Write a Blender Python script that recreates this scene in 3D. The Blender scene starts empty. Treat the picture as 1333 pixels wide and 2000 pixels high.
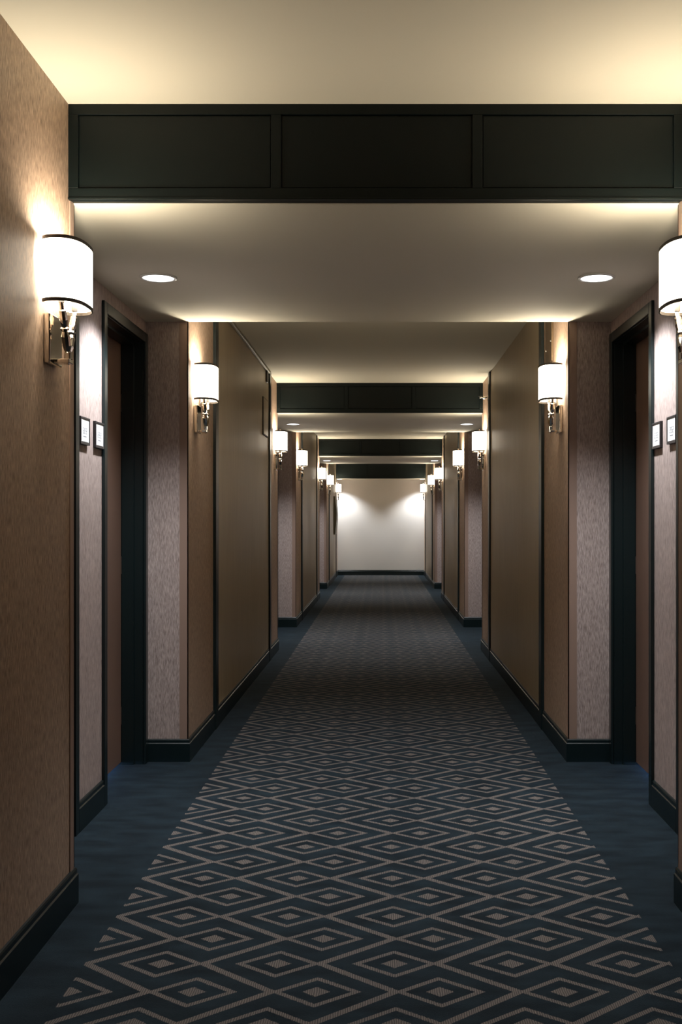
import bpy, bmesh, math
from mathutils import Vector, Matrix

S = bpy.context.scene
COL = S.collection
PI = math.pi

# ------------------------------------------------------------------ camera, world, exposure
cam_d = bpy.data.cameras.new('camera')
cam = bpy.data.objects.new('camera', cam_d)
COL.objects.link(cam)
cam.location = (0, 0, 1.25)
cam.rotation_euler = (PI / 2, 0, 0)
cam_d.sensor_fit = 'HORIZONTAL'
cam_d.sensor_width = 36
cam_d.lens = 2050 / 1333 * 36
cam_d.shift_x = -79.5 / 1333
cam_d.shift_y = 16 / 1333
cam_d.clip_start = 0.02
S.camera = cam

w = bpy.data.worlds.new('world')
S.world = w
w.use_nodes = True
w.node_tree.nodes['Background'].inputs[0].default_value = (0.5, 0.6, 0.75, 1)
w.node_tree.nodes['Background'].inputs[1].default_value = 0.02

S.view_settings.view_transform = 'Standard'
S.view_settings.look = 'None'
S.view_settings.exposure = 0.22
S.view_settings.gamma = 1
S.cycles.max_bounces = 10
S.cycles.diffuse_bounces = 6
S.cycles.caustics_reflective = False
S.cycles.caustics_refractive = False
S.cycles.sample_clamp_indirect = 4

BULB_W = 7.6          # bulb in each sconce
SHADE_E = 4.6         # glow of the lit shade fabric
SPOT_W = 112           # recessed downlights
WARM = (1.0, 0.87, 0.68)
COOL = (0.93, 0.96, 1.0)

# ------------------------------------------------------------------ plan of the corridor (metres)
XL, XR = -1.006, 0.970            # corridor walls
RL, RR = -1.222, 1.190            # recess walls
ZL, ZH = 2.278, 2.57              # soffit, high ceiling
START = [3.42, 10.12, 16.93]      # where each doorway recess begins
PILLAR = [5.44, 12.27, 19.10]     # where it ends at a pillar
FAR = 23.85
BACK = -4.0

# ------------------------------------------------------------------ materials
def mat(name):
    m = bpy.data.materials.new(name)
    m.use_nodes = True
    nt = m.node_tree
    return m, nt, nt.nodes['Principled BSDF']

def simple(name, col, rough=0.6, metal=0.0, spec=0.5, emit=None, es=0):
    m, nt, b = mat(name)
    b.inputs['Base Color'].default_value = (*col, 1)
    b.inputs['Roughness'].default_value = rough
    b.inputs['Metallic'].default_value = metal
    b.inputs['Specular IOR Level'].default_value = spec
    if emit:
        b.inputs['Emission Color'].default_value = (*emit, 1)
        b.inputs['Emission Strength'].default_value = es
    return m

def fabric(name, c0, c1, sx=330, sz=34, rough=0.5, bump=0.4, spec=0.4):
    """woven wall covering with fine upright threads"""
    m, nt, b = mat(name)
    N, L = nt.nodes, nt.links
    tc = N.new('ShaderNodeTexCoord')
    def noise(scale, detail, s):
        mp = N.new('ShaderNodeMapping'); mp.inputs['Scale'].default_value = scale
        L.new(tc.outputs['Object'], mp.inputs['Vector'])
        n = N.new('ShaderNodeTexNoise'); n.inputs['Scale'].default_value = s
        n.inputs['Detail'].default_value = detail; n.inputs['Roughness'].default_value = 0.6
        L.new(mp.outputs[0], n.inputs['Vector'])
        return n
    fine = noise((sx, sx, sz), 3, 1.0)
    mid = noise((sx * 0.22, sx * 0.22, sz * 0.25), 2, 1.0)
    big = noise((1.2, 1.2, 0.8), 2, 1.0)
    a = N.new('ShaderNodeMath'); a.operation = 'MULTIPLY_ADD'
    L.new(fine.outputs['Fac'], a.inputs[0]); a.inputs[1].default_value = 0.86
    c = N.new('ShaderNodeMath'); c.operation = 'MULTIPLY'
    L.new(mid.outputs['Fac'], c.inputs[0]); c.inputs[1].default_value = 0.14
    L.new(c.outputs[0], a.inputs[2])
    r = N.new('ShaderNodeValToRGB')
    r.color_ramp.elements[0].position = 0.36; r.color_ramp.elements[0].color = (*c0, 1)
    r.color_ramp.elements[1].position = 0.64; r.color_ramp.elements[1].color = (*c1, 1)
    L.new(a.outputs[0], r.inputs[0])
    L.new(r.outputs[0], b.inputs['Base Color'])
    mr = N.new('ShaderNodeMapRange')
    mr.inputs['To Min'].default_value = rough - 0.08; mr.inputs['To Max'].default_value = rough + 0.1
    L.new(big.outputs['Fac'], mr.inputs['Value'])
    L.new(mr.outputs[0], b.inputs['Roughness'])
    b.inputs['Specular IOR Level'].default_value = spec
    bp = N.new('ShaderNodeBump'); bp.inputs['Strength'].default_value = bump
    bp.inputs['Distance'].default_value = 0.002
    L.new(a.outputs[0], bp.inputs['Height']); L.new(bp.outputs[0], b.inputs['Normal'])
    return m

def painted(name, col, rough=0.8, bump=0.05, scale=60):
    m, nt, b = mat(name)
    N, L = nt.nodes, nt.links
    b.inputs['Base Color'].default_value = (*col, 1)
    b.inputs['Roughness'].default_value = rough
    tc = N.new('ShaderNodeTexCoord')
    n = N.new('ShaderNodeTexNoise'); n.inputs['Scale'].default_value = scale; n.inputs['Detail'].default_value = 4
    L.new(tc.outputs['Object'], n.inputs['Vector'])
    bp = N.new('ShaderNodeBump'); bp.inputs['Strength'].default_value = bump; bp.inputs['Distance'].default_value = 0.002
    L.new(n.outputs['Fac'], bp.inputs['Height']); L.new(bp.outputs[0], b.inputs['Normal'])
    return m

def carpet():
    m, nt, b = mat('carpet_diamonds')
    N, L = nt.nodes, nt.links
    def M(op, a, c=None, d=None):
        n = N.new('ShaderNodeMath'); n.operation = op
        for i, v in enumerate((a, c, d)):
            if v is None: continue
            if isinstance(v, (int, float)): n.inputs[i].default_value = v
            else: L.new(v, n.inputs[i])
        return n.outputs[0]
    tc = N.new('ShaderNodeTexCoord')
    sp = N.new('ShaderNodeSeparateXYZ'); L.new(tc.outputs['Object'], sp.inputs[0])
    X, Y = sp.outputs[0], sp.outputs[1]
    P, R = 0.329, 0.1764
    # a little yarn wobble
    wn = N.new('ShaderNodeTexNoise'); wn.inputs['Scale'].default_value = 260; wn.inputs['Detail'].default_value = 1
    L.new(tc.outputs['Object'], wn.inputs['Vector'])
    wob = M('MULTIPLY', M('SUBTRACT', wn.outputs['Fac'], 0.5), 0.035)
    u = M('ADD', M('DIVIDE', M('SUBTRACT', X, -0.832), P), wob)
    v = M('ADD', M('DIVIDE', M('SUBTRACT', Y, 3.311), R), wob)
    v2 = M('FLOORED_MODULO', v, 2.0)
    tri = M('SUBTRACT', 1.0, M('ABSOLUTE', M('SUBTRACT', v2, 1.0)))      # 0 at even rows, 1 at odd rows
    zz = M('MULTIPLY', tri, 0.64)
    def cent(t):                                                           # wrap to -0.5..0.5
        return M('SUBTRACT', M('FLOORED_MODULO', M('ADD', t, 0.5), 1.0), 0.5)
    thick = M('LESS_THAN', M('ABSOLUTE', cent(M('SUBTRACT', u, zz))), 0.052)
    even = M('LESS_THAN', M('ABSOLUTE', M('SUBTRACT', v2, 1.0)), 0.5)     # 1 near odd rows
    dv = M('SUBTRACT', M('FLOORED_MODULO', M('ADD', v, 0.5), 1.0), 0.5)
    cu = M('MULTIPLY_ADD', even, 0.36, 0.64)                               # even rows 0.64, odd rows 1.0
    du = cent(M('SUBTRACT', u, cu))
    adu, adv = M('ABSOLUTE', du), M('ABSOLUTE', dv)
    d = M('ADD', M('DIVIDE', adu, 0.36), M('DIVIDE', adv, 0.5))
    ring = M('MULTIPLY', M('LESS_THAN', d, 1.02), M('GREATER_THAN', d, 0.79))
    dot = M('LESS_THAN', M('ADD', M('DIVIDE', adu, 0.115), M('DIVIDE', adv, 0.165)), 1.0)
    pat = M('MAXIMUM', M('MAXIMUM', thick, ring), dot)
    inside = M('MULTIPLY', M('GREATER_THAN', X, -0.838), M('LESS_THAN', X, 0.816))
    pat = M('MULTIPLY', pat, inside)
    # stitches
    wv = N.new('ShaderNodeTexWave'); wv.wave_type = 'BANDS'; wv.bands_direction = 'X'
    wv.inputs['Scale'].default_value = 34; wv.inputs['Distortion'].default_value = 3.0
    wv.inputs['Detail'].default_value = 1
    mp = N.new('ShaderNodeMapping'); mp.inputs['Scale'].default_value = (1.5, 0.6, 1)
    L.new(tc.outputs['Object'], mp.inputs['Vector']); L.new(mp.outputs[0], wv.inputs['Vector'])
    yarn = N.new('ShaderNodeTexNoise'); yarn.inputs['Scale'].default_value = 420; yarn.inputs['Detail'].default_value = 2
    L.new(tc.outputs['Object'], yarn.inputs['Vector'])
    wear = N.new('ShaderNodeTexNoise'); wear.inputs['Scale'].default_value = 5.5; wear.inputs['Detail'].default_value = 5
    mp2 = N.new('ShaderNodeMapping'); mp2.inputs['Scale'].default_value = (1, 2.4, 1)
    L.new(tc.outputs['Object'], mp2.inputs['Vector']); L.new(mp2.outputs[0], wear.inputs['Vector'])
    def mix(fac, a, c):
        n = N.new('ShaderNodeMix'); n.data_type = 'RGBA'
        if isinstance(fac, float): n.inputs[0].default_value = fac
        else: L.new(fac, n.inputs[0])
        for i, q in ((6, a), (7, c)):
            if isinstance(q, tuple): n.inputs[i].default_value = (*q, 1)
            else: L.new(q, n.inputs[i])
        return n.outputs[2]
    navy = mix(yarn.outputs['Fac'], NAVY0, NAVY1)
    wr = M('MULTIPLY_ADD', wear.outputs['Fac'], 2.8, -0.4)
    navy = mix(M('SUBTRACT', 1.55, wr), navy, tuple(c * 0.6 for c in NAVY0))
    st = M('MULTIPLY_ADD', wv.outputs['Fac'], 0.6, M('MULTIPLY', yarn.outputs['Fac'], 0.4))
    tan = mix(st, TAN0, TAN1)
    L.new(mix(pat, navy, tan), b.inputs['Base Color'])
    b.inputs['Roughness'].default_value = 0.95
    b.inputs['Specular IOR Level'].default_value = 0.15
    b.inputs['Sheen Weight'].default_value = 0.1
    b.inputs['Sheen Roughness'].default_value = 0.5
    b.inputs['Sheen Tint'].default_value = (0.5, 0.65, 0.85, 1)
    bp = N.new('ShaderNodeBump'); bp.inputs['Strength'].default_value = 0.5; bp.inputs['Distance'].default_value = 0.004
    L.new(M('ADD', yarn.outputs['Fac'], M('MULTIPLY', pat, 0.25)), bp.inputs['Height'])
    L.new(bp.outputs[0], b.inputs['Normal'])
    return m

NAVY0, NAVY1 = (0.007, 0.0155, 0.022), (0.019, 0.036, 0.048)
TAN0, TAN1 = (0.03, 0.028, 0.026), (0.26, 0.222, 0.20)

M_FAB = fabric('brown_woven_wallcovering', (0.20, 0.135, 0.093), (0.60, 0.44, 0.325))
M_PALE = fabric('pale_taupe_woven_wallcovering', (0.24, 0.185, 0.165), (0.54, 0.44, 0.405))
M_PANEL = fabric('khaki_smooth_wallcovering', (0.40, 0.325, 0.22), (0.50, 0.42, 0.295), sx=120, sz=2.5, rough=0.38, bump=0.06)
M_CORNER = simple('brown_corner_trim', (0.29, 0.195, 0.15), 0.45)
M_BLACK = simple('black_satin_woodwork', (0.005, 0.012, 0.013), 0.32)
M_BEAM = painted('black_stained_beam', (0.0015, 0.0045, 0.0045), 0.45, 0.1, 200)
M_DOOR = simple('brown_door_laminate', (0.20, 0.125, 0.095), 0.42)
M_CEIL = painted('cream_ceiling_paint', (0.74, 0.71, 0.59), 0.85)
M_FAR = painted('pale_grey_wall_paint', (0.74, 0.72, 0.68), 0.8)
M_CARPET = carpet()
M_BEAM.node_tree.nodes['Principled BSDF'].inputs['Specular IOR Level'].default_value = 0.22
M_CHROME = simple('polished_nickel', (0.88, 0.83, 0.76), 0.07, 1.0)
M_STEEL = simple('brushed_steel', (0.55, 0.53, 0.5), 0.3, 1.0)
M_SHADE = simple('lit_cream_shade_fabric', (0.82, 0.78, 0.7), 0.8, emit=(1.0, 0.89, 0.72), es=SHADE_E)
M_BAND = simple('dark_brown_shade_trim', (0.05, 0.043, 0.035), 0.6)
M_BULB = simple('lit_bulb_glass', (1, 1, 1), 0.3, emit=(1.0, 0.85, 0.62), es=20)
M_LENS = simple('lit_downlight_lens', (1, 1, 1), 0.5, emit=(0.97, 0.98, 1.0), es=6)
M_RING = simple('white_downlight_ring', (0.7, 0.69, 0.66), 0.4)
M_SIGNF = simple('dark_bronze_sign_frame', (0.03, 0.03, 0.034), 0.3)
M_SIGNW = simple('white_sign_insert', (0.85, 0.86, 0.86), 0.45)
M_MARK = simple('grey_sign_marks', (0.18, 0.18, 0.20), 0.5)
M_COVER = simple('bronze_cover_plate', (0.12, 0.08, 0.045), 0.35, 0.3)
M_OLIVE = painted('olive_cabinet_paint', (0.16, 0.145, 0.09), 0.5)
M_CONDUIT = simple('beige_conduit_paint', (0.36, 0.34, 0.27), 0.5)

# ------------------------------------------------------------------ mesh helpers
def box(bm, x0, x1, y0, y1, z0, z1, bev=0.0):
    x0, x1 = min(x0, x1), max(x0, x1)
    y0, y1 = min(y0, y1), max(y0, y1)
    z0, z1 = min(z0, z1), max(z0, z1)
    v = [bm.verts.new((x, y, z)) for x in (x0, x1) for y in (y0, y1) for z in (z0, z1)]
    fs = [(0, 1, 3, 2), (4, 6, 7, 5), (0, 4, 5, 1), (2, 3, 7, 6), (0, 2, 6, 4), (1, 5, 7, 3)]
    faces = [bm.faces.new([v[i] for i in f]) for f in fs]
    if bev > 0:
        edges = list({e for f in faces for e in f.edges})
        bmesh.ops.bevel(bm, geom=edges, offset=bev, segments=2, profile=0.5, affect='EDGES')

def link(name, bm, m, parent=None, smooth=False):
    bmesh.ops.recalc_face_normals(bm, faces=bm.faces)
    me = bpy.data.meshes.new(name)
    bm.to_mesh(me); bm.free()
    me.materials.append(m)
    if smooth:
        for p in me.polygons: p.use_smooth = True
    o = bpy.data.objects.new(name, me)
    COL.objects.link(o)
    if parent is not None: o.parent = parent
    return o

def boxes(name, m, lst, parent=None, bev=0.0):
    bm = bmesh.new()
    for b in lst: box(bm, *b, bev=bev)
    return link(name, bm, m, parent)

def struct(o):
    o['kind'] = 'structure'
    return o

def empty(name, loc, rz=0):
    o = bpy.data.objects.new(name, None)
    COL.objects.link(o)
    o.location = loc; o.rotation_euler = (0, 0, rz)
    o.empty_display_size = 0.05
    return o

def tag(o, label, cat, group=None):
    o['label'] = label; o['category'] = cat
    if group: o['group'] = group
    return o

def sweep(bm, path, prof, side):
    """sweep a (depth, height) profile along a 2-D path with mitred corners; side = +1/-1 picks the face"""
    n = len(path); rings = []
    for i, p in enumerate(path):
        def nrm(a, b):
            d = Vector((b[0] - a[0], b[1] - a[1])).normalized()
            return Vector((-d.y, d.x)) * side
        if i == 0: o = nrm(path[0], path[1])
        elif i == n - 1: o = nrm(path[-2], path[-1])
        else:
            a, b = nrm(path[i - 1], p), nrm(p, path[i + 1])
            o = (a + b) / (1 + a.dot(b))
        rings.append([bm.verts.new((p[0] + o.x * d, p[1] + o.y * d, z)) for d, z in prof])
    k = len(prof)
    for i in range(n - 1):
        for j in range(k):
            bm.faces.new((rings[i][j], rings[i][(j + 1) % k], rings[i + 1][(j + 1) % k], rings[i + 1][j]))
    bm.faces.new(rings[0][::-1]); bm.faces.new(rings[-1])

def lathe(bm, prof, c=(0, 0, 0), seg=24, axis='z'):
    rings = []
    for r, h in prof:
        ring = []
        for i in range(seg):
            a = 2 * PI * i / seg
            if axis == 'z': co = (c[0] + r * math.cos(a), c[1] + r * math.sin(a), c[2] + h)
            else: co = (c[0] + h, c[1] + r * math.cos(a), c[2] + r * math.sin(a))
            ring.append(bm.verts.new(co))
        rings.append(ring)
    for a, b in zip(rings, rings[1:]):
        for i in range(seg):
            bm.faces.new((a[i], a[(i + 1) % seg], b[(i + 1) % seg], b[i]))
    if prof[0][0] > 1e-4: bm.faces.new(rings[0][::-1])
    if prof[-1][0] > 1e-4: bm.faces.new(rings[-1])

def rod(bm, p0, p1, radii, seg=8):
    """tapered turned bar from p0 to p1; radii = [(t, r), ...]"""
    p0, p1 = Vector(p0), Vector(p1)
    d = (p1 - p0).normalized()
    a = d.orthogonal().normalized(); b = d.cross(a)
    rings = []
    for t, r in radii:
        c = p0.lerp(p1, t)
        rings.append([bm.verts.new(c + a * r * math.cos(2 * PI * i / seg) + b * r * math.sin(2 * PI * i / seg)) for i in range(seg)])
    for q, s in zip(rings, rings[1:]):
        for i in range(seg):
            bm.faces.new((q[i], q[(i + 1) % seg], s[(i + 1) % seg], s[i]))
    bm.faces.new(rings[0][::-1]); bm.faces.new(rings[-1])

# ------------------------------------------------------------------ floor, ceilings, end walls
T = 0.30
struct(boxes('floor', M_CARPET, [(RL - T, RR + T, BACK, FAR + 0.1, -0.1, 0.0)]))

hz = [(BACK, START[0], 2.585), (PILLAR[0], START[1], 2.565), (PILLAR[1], START[2], 2.55), (PILLAR[2], 23.3, 2.54)]
for a, b_, z in hz:
    struct(boxes('ceiling', M_CEIL, [(XL - 0.05, XR + 0.05, a, b_, z, z + 0.12)]))
for a, b_ in zip(START, PILLAR):
    struct(boxes('ceiling', M_CEIL, [(RL - 0.05, RR + 0.05, a + 0.005, b_, ZL, ZL + 0.45)]))
struct(boxes('ceiling', M_CEIL, [(XL - 0.02, XR + 0.02, 23.24, FAR, 2.17, 2.5)]))

struct(boxes('wall_far', M_FAR, [(XL - T, XR + T, FAR, FAR + 0.12, 0, 2.75)]))
struct(boxes('wall_back', M_FAB, [(XL - T, XR + T, BACK - 0.12, BACK, 0, 2.75)]))

# ------------------------------------------------------------------ side walls
DA = (0.02, 0.775)      # first door of a recess, measured from its start
DB = (0.865, 0.015)    # second door: begins 0.865 before the pillar, ends 0.015 before it
CAS = 0.05             # casing width
DTOP = 2.21            # casing top
JAMB = 0.112
door_n = 0
W = {}

def sided(side, x0, x1):
    return (x0, x1) if side < 0 else (x1, x0)

def make_door(side, rx, y0, y1, handle_near):
    """casing y0..y1 on the recess wall at rx; slab set back by JAMB"""
    global door_n
    door_n += 1
    s = side                      # -1 left, +1 right ; outward of the corridor is +s
    root = empty('door_%d' % door_n, (rx + s * 0.06, (y0 + y1) / 2, 0))
    root['kind'] = 'structure'
    M0 = Matrix.Translation(root.location).inverted()
    def ch(name, m, lst, bev=0.0, par=root):
        o = boxes(name, m, lst, None, bev)
        o.data.transform(M0); o.parent = par
        return o
    f0, f1 = rx - s * 0.014, rx
    ch('casing', M_BLACK, [(f0, f1, y0, y0 + CAS, 0, DTOP), (f0, f1, y1 - CAS, y1, 0, DTOP),
                           (f0, f1, y0 + CAS, y1 - CAS, DTOP - CAS, DTOP)], 0.003)
    j0, j1 = rx + s * 0.001, rx + s * JAMB
    i0, i1 = y0 + CAS, y1 - CAS
    ch('jamb', M_BLACK, [(j0, j1 + s * 0.05, i0 - 0.02, i0 + 0.002, 0, DTOP - CAS), (j0, j1 + s * 0.05, i1 - 0.002, i1 + 0.02, 0, DTOP - CAS),
                         (j0, j1 + s * 0.05, i0, i1, DTOP - CAS - 0.002, DTOP - CAS + 0.02),
                         (j0 + s * 0.045, j1 - s * 0.004, i0, i0 + 0.012, 0, DTOP - CAS), (j0 + s * 0.045, j1 - s * 0.004, i1 - 0.012, i1, 0, DTOP - CAS),
                         (j0 + s * 0.045, j1 - s * 0.004, i0, i1, DTOP - CAS - 0.014, DTOP - CAS)], 0.001)
    slab = ch('door_slab', M_DOOR, [(j1, j1 + s * 0.045, i0 + 0.004, i1 - 0.004, 0.012, DTOP - CAS - 0.006)], 0.002)
    hy = i0 + 0.055 if handle_near else i1 - 0.055
    dr = 1 if handle_near else -1
    bm = bmesh.new()
    box(bm, j1 - s * 0.006, j1, hy - 0.02, hy + 0.02, 0.93, 1.13, 0.002)
    rod(bm, (j1, hy, 1.0), (j1 - s * 0.045, hy, 1.0), [(0, 0.009), (1, 0.009)], 12)
    rod(bm, (j1 - s * 0.045, hy - dr * 0.008, 1.0), (j1 - s * 0.045, hy + dr * 0.11, 1.0), [(0, 0.008), (1, 0.007)], 12)
    h = link('door_handle', bm, M_STEEL); h.data.transform(M0); h.parent = slab
    gy = i1 - 0.003 if handle_near else i0 + 0.003
    for z in (0.25, 1.02, 1.85):
        bm = bmesh.new()
        rod(bm, (j1 - s * 0.004, gy, z - 0.045), (j1 - s * 0.004, gy, z + 0.045), [(0, 0.005), (1, 0.005)], 8)
        h = link('hinge', bm, M_STEEL); h.data.transform(M0); h.parent = slab
    return root

def narrow_wall(side, y0, y1, zt, trim_lo, trim_hi):
    nx = XL if side < 0 else XR
    nm = 'wall_left' if side < 0 else 'wall_right'
    s = side
    o = struct(boxes(nm, M_FAB, [(nx, nx + s * (T + 0.216 if side < 0 else T + 0.22), y0, y1, 0, zt + 0.1)]))
    o.data.materials.append(M_PALE)
    for p in o.data.polygons:
        if abs(p.normal.y) > 0.5: p.material_index = 1
    strips = []
    if trim_lo: strips.append(y0 + 0.87)
    if trim_hi: strips.append(y1 - 0.78)
    for y in strips:
        st = boxes('trim_strip', M_BLACK, [(nx - s * 0.018, nx + s * 0.002, y - 0.05, y + 0.05, 0, zt)], o, 0.002)
    if len(strips) == 2:
        boxes('wall_panel', M_PANEL, [(nx - s * 0.004, nx + s * 0.001, strips[0] + 0.048, strips[1] - 0.048, 0.02, zt)], o)
    c = 0.042
    if trim_hi:
        boxes('corner_trim', M_CORNER, [(nx - s * 0.003, nx + s * 0.002, y1 - c, y1 + 0.003, 0.05, zt - 0.002),
                                        (nx - s * 0.003, nx + s * c, y1 - 0.002, y1 + 0.003, 0.05, ZL)], o)
    if trim_lo:
        boxes('corner_trim', M_CORNER, [(nx - s * 0.003, nx + s * 0.002, y0 - 0.003, y0 + c * 0.4, 0.05, zt - 0.002),
                                        (nx - s * 0.003, nx + s * c, y0 - 0.003, y0 + 0.002, 0.05, ZL)], o)
    return o

PROF = [(0, 0), (0.014, 0), (0.014, 0.094), (0.010, 0.098), (0.010, 0.112), (0.007, 0.117), (0, 0.117)]

for side in (-1, 1):
    nx = XL if side < 0 else XR
    rx = RL if side < 0 else RR
    nm = 'wall_left' if side < 0 else 'wall_right'
    bb = 'baseboard_left' if side < 0 else 'baseboard_right'
    s = side
    narrow_wall(side, BACK, START[0], 2.585, False, True)
    narrow_wall(side, PILLAR[0], START[1], 2.565, True, True)
    narrow_wall(side, PILLAR[1], START[2], 2.55, True, True)
    nw = narrow_wall(side, PILLAR[2], FAR, 2.54, True, False)
    boxes('trim_strip', M_BLACK, [(nx - s * 0.018, nx + s * 0.002, 22.9, 22.98, 0, 2.54)], nw, 0.002)
    boxes('wall_panel', M_PANEL, [(nx - s * 0.004, nx + s * 0.001, PILLAR[2] + 0.9, 22.9, 0.02, 2.54)], nw)
    path = [(nx, BACK), (nx, START[0]), (rx, START[0]), (rx, START[0] + DA[0])]
    for k, (a, b_) in enumerate(zip(START, PILLAR)):
        a0, a1 = a + DA[0], a + DA[1]
        b0, b1 = b_ - DB[0], b_ - DB[1]
        x1 = rx + s * 0.14
        top = ZL + 0.1
        struct(boxes(nm, M_PALE, [
            (rx, x1, a, a0 + CAS - 0.02, 0, top), (rx, x1, a0 + CAS - 0.02, a1 - CAS + 0.02, DTOP - CAS + 0.02, top),
            (rx, x1, a1 - CAS + 0.02, b0 + CAS - 0.02, 0, top), (rx, x1, b0 + CAS - 0.02, b1 - CAS + 0.02, DTOP - CAS + 0.02, top),
            (rx, x1, b1 - CAS + 0.02, b_, 0, top)]))
        make_door(side, rx, a0, a1, False)
        make_door(side, rx, b0, b1, True)
        bm = bmesh.new(); sweep(bm, path, PROF, 1 if side > 0 else -1)
        struct(link(bb, bm, M_BLACK))
        bm = bmesh.new(); sweep(bm, [(rx, a1), (rx, b0)], PROF, 1 if side > 0 else -1)
        struct(link(bb, bm, M_BLACK))
        nxt = START[k + 1] if k < 2 else FAR
        path = [(rx, b1), (rx, b_), (nx, b_), (nx, nxt)]
        if k < 2: path += [(rx, nxt), (rx, nxt + DA[0])]
    bm = bmesh.new(); sweep(bm, path, PROF, 1 if side > 0 else -1)
    struct(link(bb, bm, M_BLACK))
bm = bmesh.new(); sweep(bm, [(XL + 0.015, FAR), (XR - 0.015, FAR)], PROF, -1)
struct(link('baseboard_far', bm, M_BLACK))

# ------------------------------------------------------------------ black panelled beams
def beam(n, y, z0, z1):
    d = 0.05
    x0, x1 = XL, XR
    root = boxes('trim_%d' % n, M_BEAM, [(x0, x1, y + 0.010, y + d, z0, z1)])
    root['kind'] = 'structure'
    rt, sw = 0.034, 0.032
    L_ = x1 - x0
    xs = [x0, x0 + L_ * 0.3295, x0 + L_ * 0.6565, x1 - sw]
    f = [(x0, x1, y, y + 0.011, z0, z0 + rt), (x0, x1, y, y + 0.011, z1 - rt, z1)]
    f += [(a, a + sw, y, y + 0.011, z0 + rt, z1 - rt) for a in xs]
    boxes('rail_frame', M_BEAM, f, root, 0.0015)
    for a, b_ in zip(xs, xs[1:]):
        boxes('panel', M_BEAM, [(a + sw + 0.003, b_ - 0.003, y + 0.006, y + 0.0102, z0 + rt + 0.003, z1 - rt - 0.003)], root, 0.001)
    boxes('edge_bead', M_BEAM, [(x0, x1, y - 0.003, y + 0.02, z0 - 0.003, z0 + 0.004)], root, 0.001)
beam(1, START[0] - 0.055, ZL + 0.003, 2.585)
beam(2, START[1] - 0.07, ZL + 0.003, 2.565)
beam(3, START[2] - 0.15, ZL + 0.003, 2.55)
beam(4, 23.19, 2.173, 2.54)
for y_, a in zip((START[0] - 0.055, START[1] - 0.07, START[2] - 0.15), START):
    struct(boxes('ceiling', M_CEIL, [(XL, XR, y_ + 0.05, a + 0.005, ZL, ZL + 0.25)]))

# ------------------------------------------------------------------ sconces
def shade_outline(n, inset=0.0):
    pts = []
    hw, hp, pc, e = 0.118 - inset, 0.066 - inset, 0.053, 2.5
    pmin = 0.006
    lim = (pc - pmin) / hp
    for i in range(n + 1):
        a = -PI / 2 - 0.62 + (PI + 1.24) * i / n
        c, sn = math.cos(a), math.sin(a)
        p = pc + hp * math.copysign(abs(c) ** (2 / e), c)
        y = hw * math.copysign(abs(sn) ** (2 / e), sn)
        pts.append((max(p, pmin), y))
    return pts

def ribbon(bm, n, z0, z1, out, th):
    o = shade_outline(n, -out); i_ = shade_outline(n, -out + th)
    vo = [[bm.verts.new((p, y, z)) for p, y in o] for z in (z0, z1)]
    vi = [[bm.verts.new((p, y, z)) for p, y in i_] for z in (z0, z1)]
    for k in range(n):
        bm.faces.new((vo[0][k], vo[0][k + 1], vo[1][k + 1], vo[1][k]))
        bm.faces.new((vi[0][k + 1], vi[0][k], vi[1][k], vi[1][k + 1]))
        bm.faces.new((vo[1][k], vo[1][k + 1], vi[1][k + 1], vi[1][k]))
        bm.faces.new((vo[0][k + 1], vo[0][k], vi[0][k], vi[0][k + 1]))
    for k in (0, n):
        bm.faces.new((vo[0][k], vo[1][k], vi[1][k], vi[0][k]))

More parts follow.
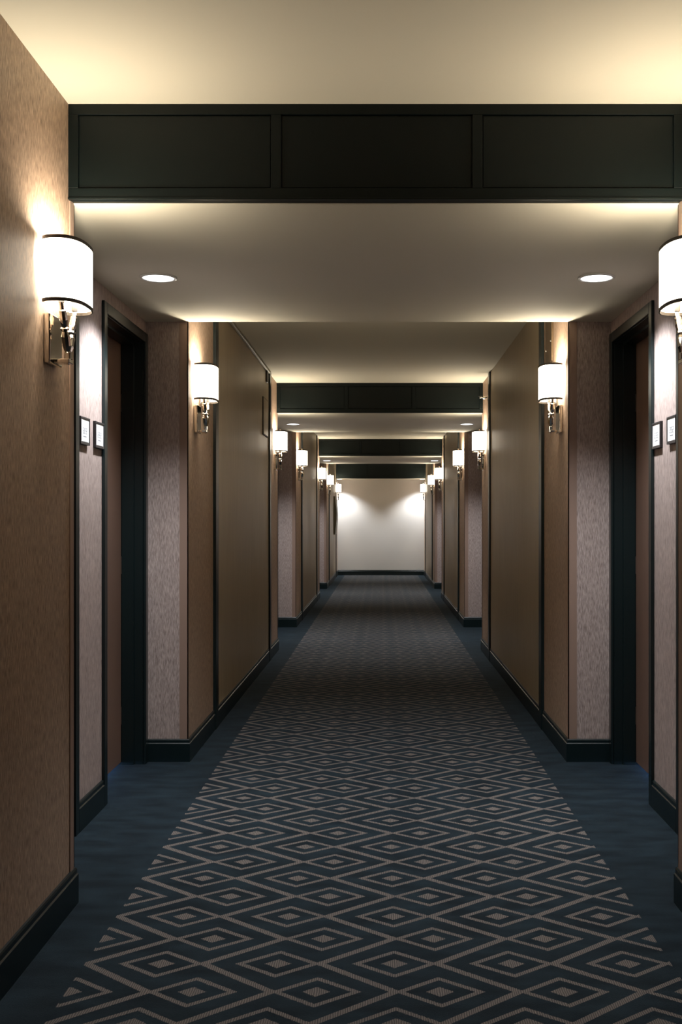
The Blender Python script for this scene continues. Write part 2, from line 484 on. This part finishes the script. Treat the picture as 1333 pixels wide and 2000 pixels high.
def make_sconce():
    """local x = out from the wall, y = along the wall, z = 0 at the bottom of the backplate"""
    root = empty('wall_sconce', (0, 0, 0))
    bm = bmesh.new(); box(bm, 0.001, 0.020, -0.060, 0.060, 0.0, 0.150, 0.004)
    link('backplate', bm, M_CHROME, root)
    bm = bmesh.new()
    box(bm, 0.018, 0.066, -0.022, 0.022, 0.004, 0.018, 0.003)
    box(bm, 0.047, 0.066, -0.012, 0.012, 0.016, 0.040, 0.003)
    link('bracket', bm, M_CHROME, root)
    for sg in (-1, 1):
        bm = bmesh.new()
        rod(bm, (0.056, sg * 0.004, 0.034), (0.056, sg * 0.068, 0.178),
            [(0, .004), (.05, .009), (.16, .0125), (.34, .0135), (.44, .008), (.46, .0125), (.50, .0125), (.52, .008), (.66, .0125), (.84, .0105), (.86, .007), (1, .0065)], 8)
        link('arm', bm, M_CHROME, root)
    bm = bmesh.new()
    lathe(bm, [(0.0005, -0.012), (0.006, -0.008), (0.009, 0.0), (0.006, 0.006), (0.0005, 0.008)], (0.056, 0, 0.012), 12)
    link('drop_finial', bm, M_CHROME, root, True)
    N_ = 40
    bm = bmesh.new(); ribbon(bm, N_, 0.174, 0.364, 0.0, 0.0015)
    sh = link('lamp_shade', bm, M_SHADE, root, True)
    for z in (0.172, 0.3555):
        bm = bmesh.new(); ribbon(bm, N_, z, z + 0.0098, 0.0012, 0.004)
        link('shade_trim', bm, M_BAND, sh)
    bm = bmesh.new()
    box(bm, 0.008, 0.117, -0.001, 0.001, 0.352, 0.355, 0.0003)
    box(bm, 0.055, 0.057, -0.115, 0.115, 0.352, 0.355, 0.0003)
    box(bm, 0.054, 0.058, -0.002, 0.002, 0.16, 0.353, 0.0005)
    link('shade_spider', bm, M_CHROME, root)
    bm = bmesh.new()
    lathe(bm, [(0.004, 0.0), (0.004, 0.006), (0.009, 0.012), (0.011, 0.019), (0.007, 0.026), (0.0005, 0.029)], (0.056, 0, 0.355), 14)
    link('top_finial', bm, M_CHROME, root, True)
    for sg in (-1, 1):
        bm = bmesh.new()
        lathe(bm, [(0.009, 0.0), (0.009, 0.095), (0.006, 0.097)], (0.056, sg * 0.066, 0.176), 12)
        link('candle_sleeve', bm, M_SIGNW, root, True)
    l = bpy.data.lights.new('sconce_bulb_light', 'POINT')
    l.energy = BULB_W; l.color = WARM; l.shadow_soft_size = 0.014
    for sg in (-1, 1):
        bm = bmesh.new()
        lathe(bm, [(0.004, 0.0), (0.012, 0.012), (0.015, 0.024), (0.010, 0.040), (0.001, 0.052)], (0.056, sg * 0.066, 0.274), 14)
        link('bulb', bm, M_BULB, root, True)
        lo = bpy.data.objects.new('sconce_bulb_light', l); COL.objects.link(lo)
        lo.location = (0.056, sg * 0.066, 0.347); lo.parent = root
    return root

def copy_tree(o, parent=None):
    c = o.copy(); COL.objects.link(c); c.parent = parent
    for chd in list(o.children): copy_tree(chd, c)
    return c

SY = [3.178, 5.67, 9.85, 12.52, 16.66, 19.34, 23.0]
SL = ['on nearest brown wall, before first recess',
      'on first pillar, just past first recess',
      'beyond long khaki panel, before second recess',
      'on second pillar, just past second recess',
      'before third recess, far down corridor',
      'on third pillar, past third recess',
      'smallest one, beside the pale end wall']
proto = make_sconce()
first = True
for side, sn in ((-1, 'left'), (1, 'right')):
    nx = XL if side < 0 else XR
    for i, y in enumerate(SY):
        o = proto if first else copy_tree(proto)
        first = False
        z = 1.719 if i < 6 else 1.68
        o.location = (nx, y, z)
        o.rotation_euler = (0, 0, 0 if side < 0 else PI)
        tag(o, 'lit cream wall lamp, %s side, %s' % (sn, SL[i]), 'wall lamp', 'corridor wall sconces')

# ------------------------------------------------------------------ recessed downlights
def make_downlight():
    root = empty('ceiling_downlight', (0, 0, 0))
    bm = bmesh.new()
    lathe(bm, [(0.066, 0.0), (0.066, -0.006), (0.074, -0.006), (0.078, -0.002), (0.078, 0.0)], seg=40)
    bm.faces.ensure_lookup_table()
    link('trim_ring', bm, M_RING, root, True)
    bm = bmesh.new()
    lathe(bm, [(0.0665, -0.0015), (0.060, -0.0045), (0.03, -0.0062), (0.001, -0.0065)], seg=40)
    link('lens', bm, M_LENS, root, True)
    l = bpy.data.lights.new('downlight_beam', 'SPOT')
    l.energy = SPOT_W; l.color = COOL; l.spot_size = math.radians(120); l.spot_blend = 0.65
    l.shadow_soft_size = 0.04
    lo = bpy.data.objects.new('downlight_beam', l); COL.objects.link(lo)
    lo.location = (0, 0, -0.012); lo.parent = root
    return root
DY = [4.44, 11.2, 18.05, 23.45]
DN = ['over the first doorway recess', 'over the second doorway recess', 'over the third doorway recess', 'in front of the pale end wall']
dproto = make_downlight()
first = True
for x, sn in ((-0.945, 'left'), (0.909, 'right')):
    for i, y in enumerate(DY):
        o = dproto if first else copy_tree(dproto)
        first = False
        o.location = (x, y, (ZL if i < 3 else 2.17) - 0.0005)
        tag(o, 'round lit recessed downlight in the soffit %s, %s side' % (DN[i], sn), 'ceiling light', 'recessed downlights')

# ------------------------------------------------------------------ room number signs
def sign(side, yc, zc, label):
    rx = RL if side < 0 else RR
    root = empty('room_sign', (rx, yc, zc - 0.056), 0 if side < 0 else PI)
    tag(root, label, 'sign', 'room number signs')
    h, wd = 0.112, 0.132
    bm = bmesh.new()
    t, p = 0.007, 0.013
    box(bm, 0.0, 0.004, -wd / 2, wd / 2, 0, h, 0)
    for q in ((0.0, p, -wd / 2, wd / 2, 0, 0.012), (0.0, p, -wd / 2, wd / 2, h - t, h),
              (0.0, p, -wd / 2, -wd / 2 + t, 0.012, h - t), (0.0, p, wd / 2 - t, wd / 2, 0.012, h - t)):
        box(bm, *q, bev=0.001)
    link('sign_frame', bm, M_SIGNF, root)
    bm = bmesh.new(); box(bm, 0.004, 0.010, -wd / 2 + t, wd / 2 - t, 0.0125, h - t - 0.0005)
    f = link('sign_face', bm, M_SIGNW, root)
    bm = bmesh.new()
    def seg(y0, y1, z0, z1): box(bm, 0.0100, 0.0104, y0, y1, z0, z1)
    for k, y in enumerate((-0.028, -0.007, 0.014)):
        z = 0.044
        w_ = 0.013
        seg(y, y + w_, z + 0.022, z + 0.0245); seg(y, y + w_, z + 0.011, z + 0.0135); seg(y, y + w_, z, z + 0.0025)
        if k == 1: seg(y, y + 0.003, z, z + 0.0245)
        seg(y + w_ - 0.003, y + w_, z + 0.0125, z + 0.0245); seg(y, y + 0.003, z, z + 0.012)
    for k in range(6):
        seg(-0.024 + k * 0.008, -0.019 + k * 0.008, 0.031, 0.035)
    link('sign_marks', bm, M_MARK, f)
    return root
sign(-1, 4.285, 1.614, 'square white sign in dark frame, left recess wall, nearer the big left sconce')
sign(-1, 4.506, 1.614, 'square white sign in dark frame, left recess wall, right beside the left door casing')
sign(1, 4.506, 1.614, 'square white sign in dark frame, right recess wall, right beside the right door casing')
sign(1, 4.270, 1.618, 'square white sign in dark frame, right recess wall, at the photo\'s right edge')

# ------------------------------------------------------------------ small wall fittings
# bronze cover plate over the right pillar sconce
root = empty('cover_plate', (XR, 6.03, 2.15))
tag(root, 'bronze rectangular cover plate with two bright screws above right pillar sconce', 'cover plate')
bm = bmesh.new(); box(bm, -0.012, 0, -0.11, 0.11, 0.0, 0.30, 0.002); link('plate', bm, M_COVER, root)
for y, z in ((-0.085, 0.115), (0.09, 0.085)):
    bm = bmesh.new(); lathe(bm, [(0.006, -0.0115), (0.006, -0.014), (0.003, -0.016)], (0, y, z), 10, 'x')
    link('screw', bm, M_STEEL, root)

# access panel at the end of the left khaki panel
root = empty('access_panel', (XL, 8.92, 1.97))
tag(root, 'flush khaki access panel with dark outline at far end of left khaki wall', 'access panel')
bm = bmesh.new(); box(bm, 0.002, 0.012, -0.11, 0.25, 0.0, 0.32, 0.001); link('panel_frame', bm, M_BAND, root)
bm = bmesh.new(); box(bm, 0.010, 0.015, -0.10, 0.24, 0.008, 0.312, 0.001); link('panel_face', bm, M_PANEL, root)

# conduit along the left wall / ceiling corner
root = empty('cable_conduit', (XL, 6.4, 2.53))
tag(root, 'thin beige conduit along the left wall-ceiling corner above khaki panel', 'conduit')
bm = bmesh.new(); box(bm, 0.004, 0.028, 0.0, 2.86, 0.012, 0.034, 0.006); link('conduit', bm, M_CONDUIT, root)
bm = bmesh.new(); box(bm, 0.004, 0.018, 2.66, 2.76, -0.085, 0.012, 0.002); link('end_box', bm, M_BAND, root)

# sidewall sprinkler on the right
root = empty('sprinkler_head', (XR, 9.52, 2.36))
tag(root, 'small chrome sidewall sprinkler high on the right wall before second beam', 'sprinkler')
bm = bmesh.new(); lathe(bm, [(0.030, 0.0), (0.028, -0.006), (0.012, -0.010)], (0, 0, 0), 20, 'x'); link('escutcheon', bm, M_CHROME, root, True)
bm = bmesh.new()
rod(bm, (-0.005, 0, 0), (-0.05, 0, 0), [(0, .010), (.6, .010), (.62, .013), (1, .012)], 10)
rod(bm, (-0.048, -0.008, 0), (-0.078, 0, 0), [(0, .003), (1, .003)], 6)
rod(bm, (-0.048, 0.008, 0), (-0.078, 0, 0), [(0, .003), (1, .003)], 6)
link('sprinkler_body', bm, M_CHROME, root)
bm = bmesh.new(); box(bm, -0.082, -0.078, -0.014, 0.014, -0.010, 0.012, 0.001); box(bm, -0.095, -0.06, -0.014, 0.014, 0.012, 0.014, 0.0005)
link('deflector', bm, M_CHROME, root)

# curved olive cabinet far down the left wall
root = empty('wall_cabinet', (XL, 22.2, 0.95))
tag(root, 'olive curved-front cabinet on the far left wall near the end wall', 'cabinet')
bm = bmesh.new()
n = 10; prof = []
for i in range(n + 1):
    t = i / n
    prof.append((0.018 + 0.048 * math.sin(PI * (0.08 + 0.84 * t)), 0.80 * t))
vs = [[bm.verts.new((p, y, z)) for p, z in prof] + [bm.verts.new((0.0005, y, 0.80)), bm.verts.new((0.0005, y, 0.0))] for y in (-0.35, 0.35)]
k = len(vs[0])
for j in range(k): bm.faces.new((vs[0][j], vs[0][(j + 1) % k], vs[1][(j + 1) % k], vs[1][j]))
bm.faces.new(vs[0][::-1]); bm.faces.new(vs[1])
link('cabinet_body', bm, M_OLIVE, root)

# daylight leaking under the two nearest room doors from the rooms behind them
for side, sn in ((-1, 'left'), (1, 'right')):
    rx = RL if side < 0 else RR
    l = bpy.data.lights.new('door_gap_daylight', 'AREA')
    l.shape = 'RECTANGLE'; l.size = 0.72; l.size_y = 0.06
    l.energy = 1.6; l.color = (0.30, 0.55, 1.0)
    lo = bpy.data.objects.new('door_gap_daylight', l); COL.objects.link(lo)
    lo.location = (rx + side * 0.22, 5.0, 0.035)
    lo.rotation_euler = (PI / 2, 0, side * PI / 2)
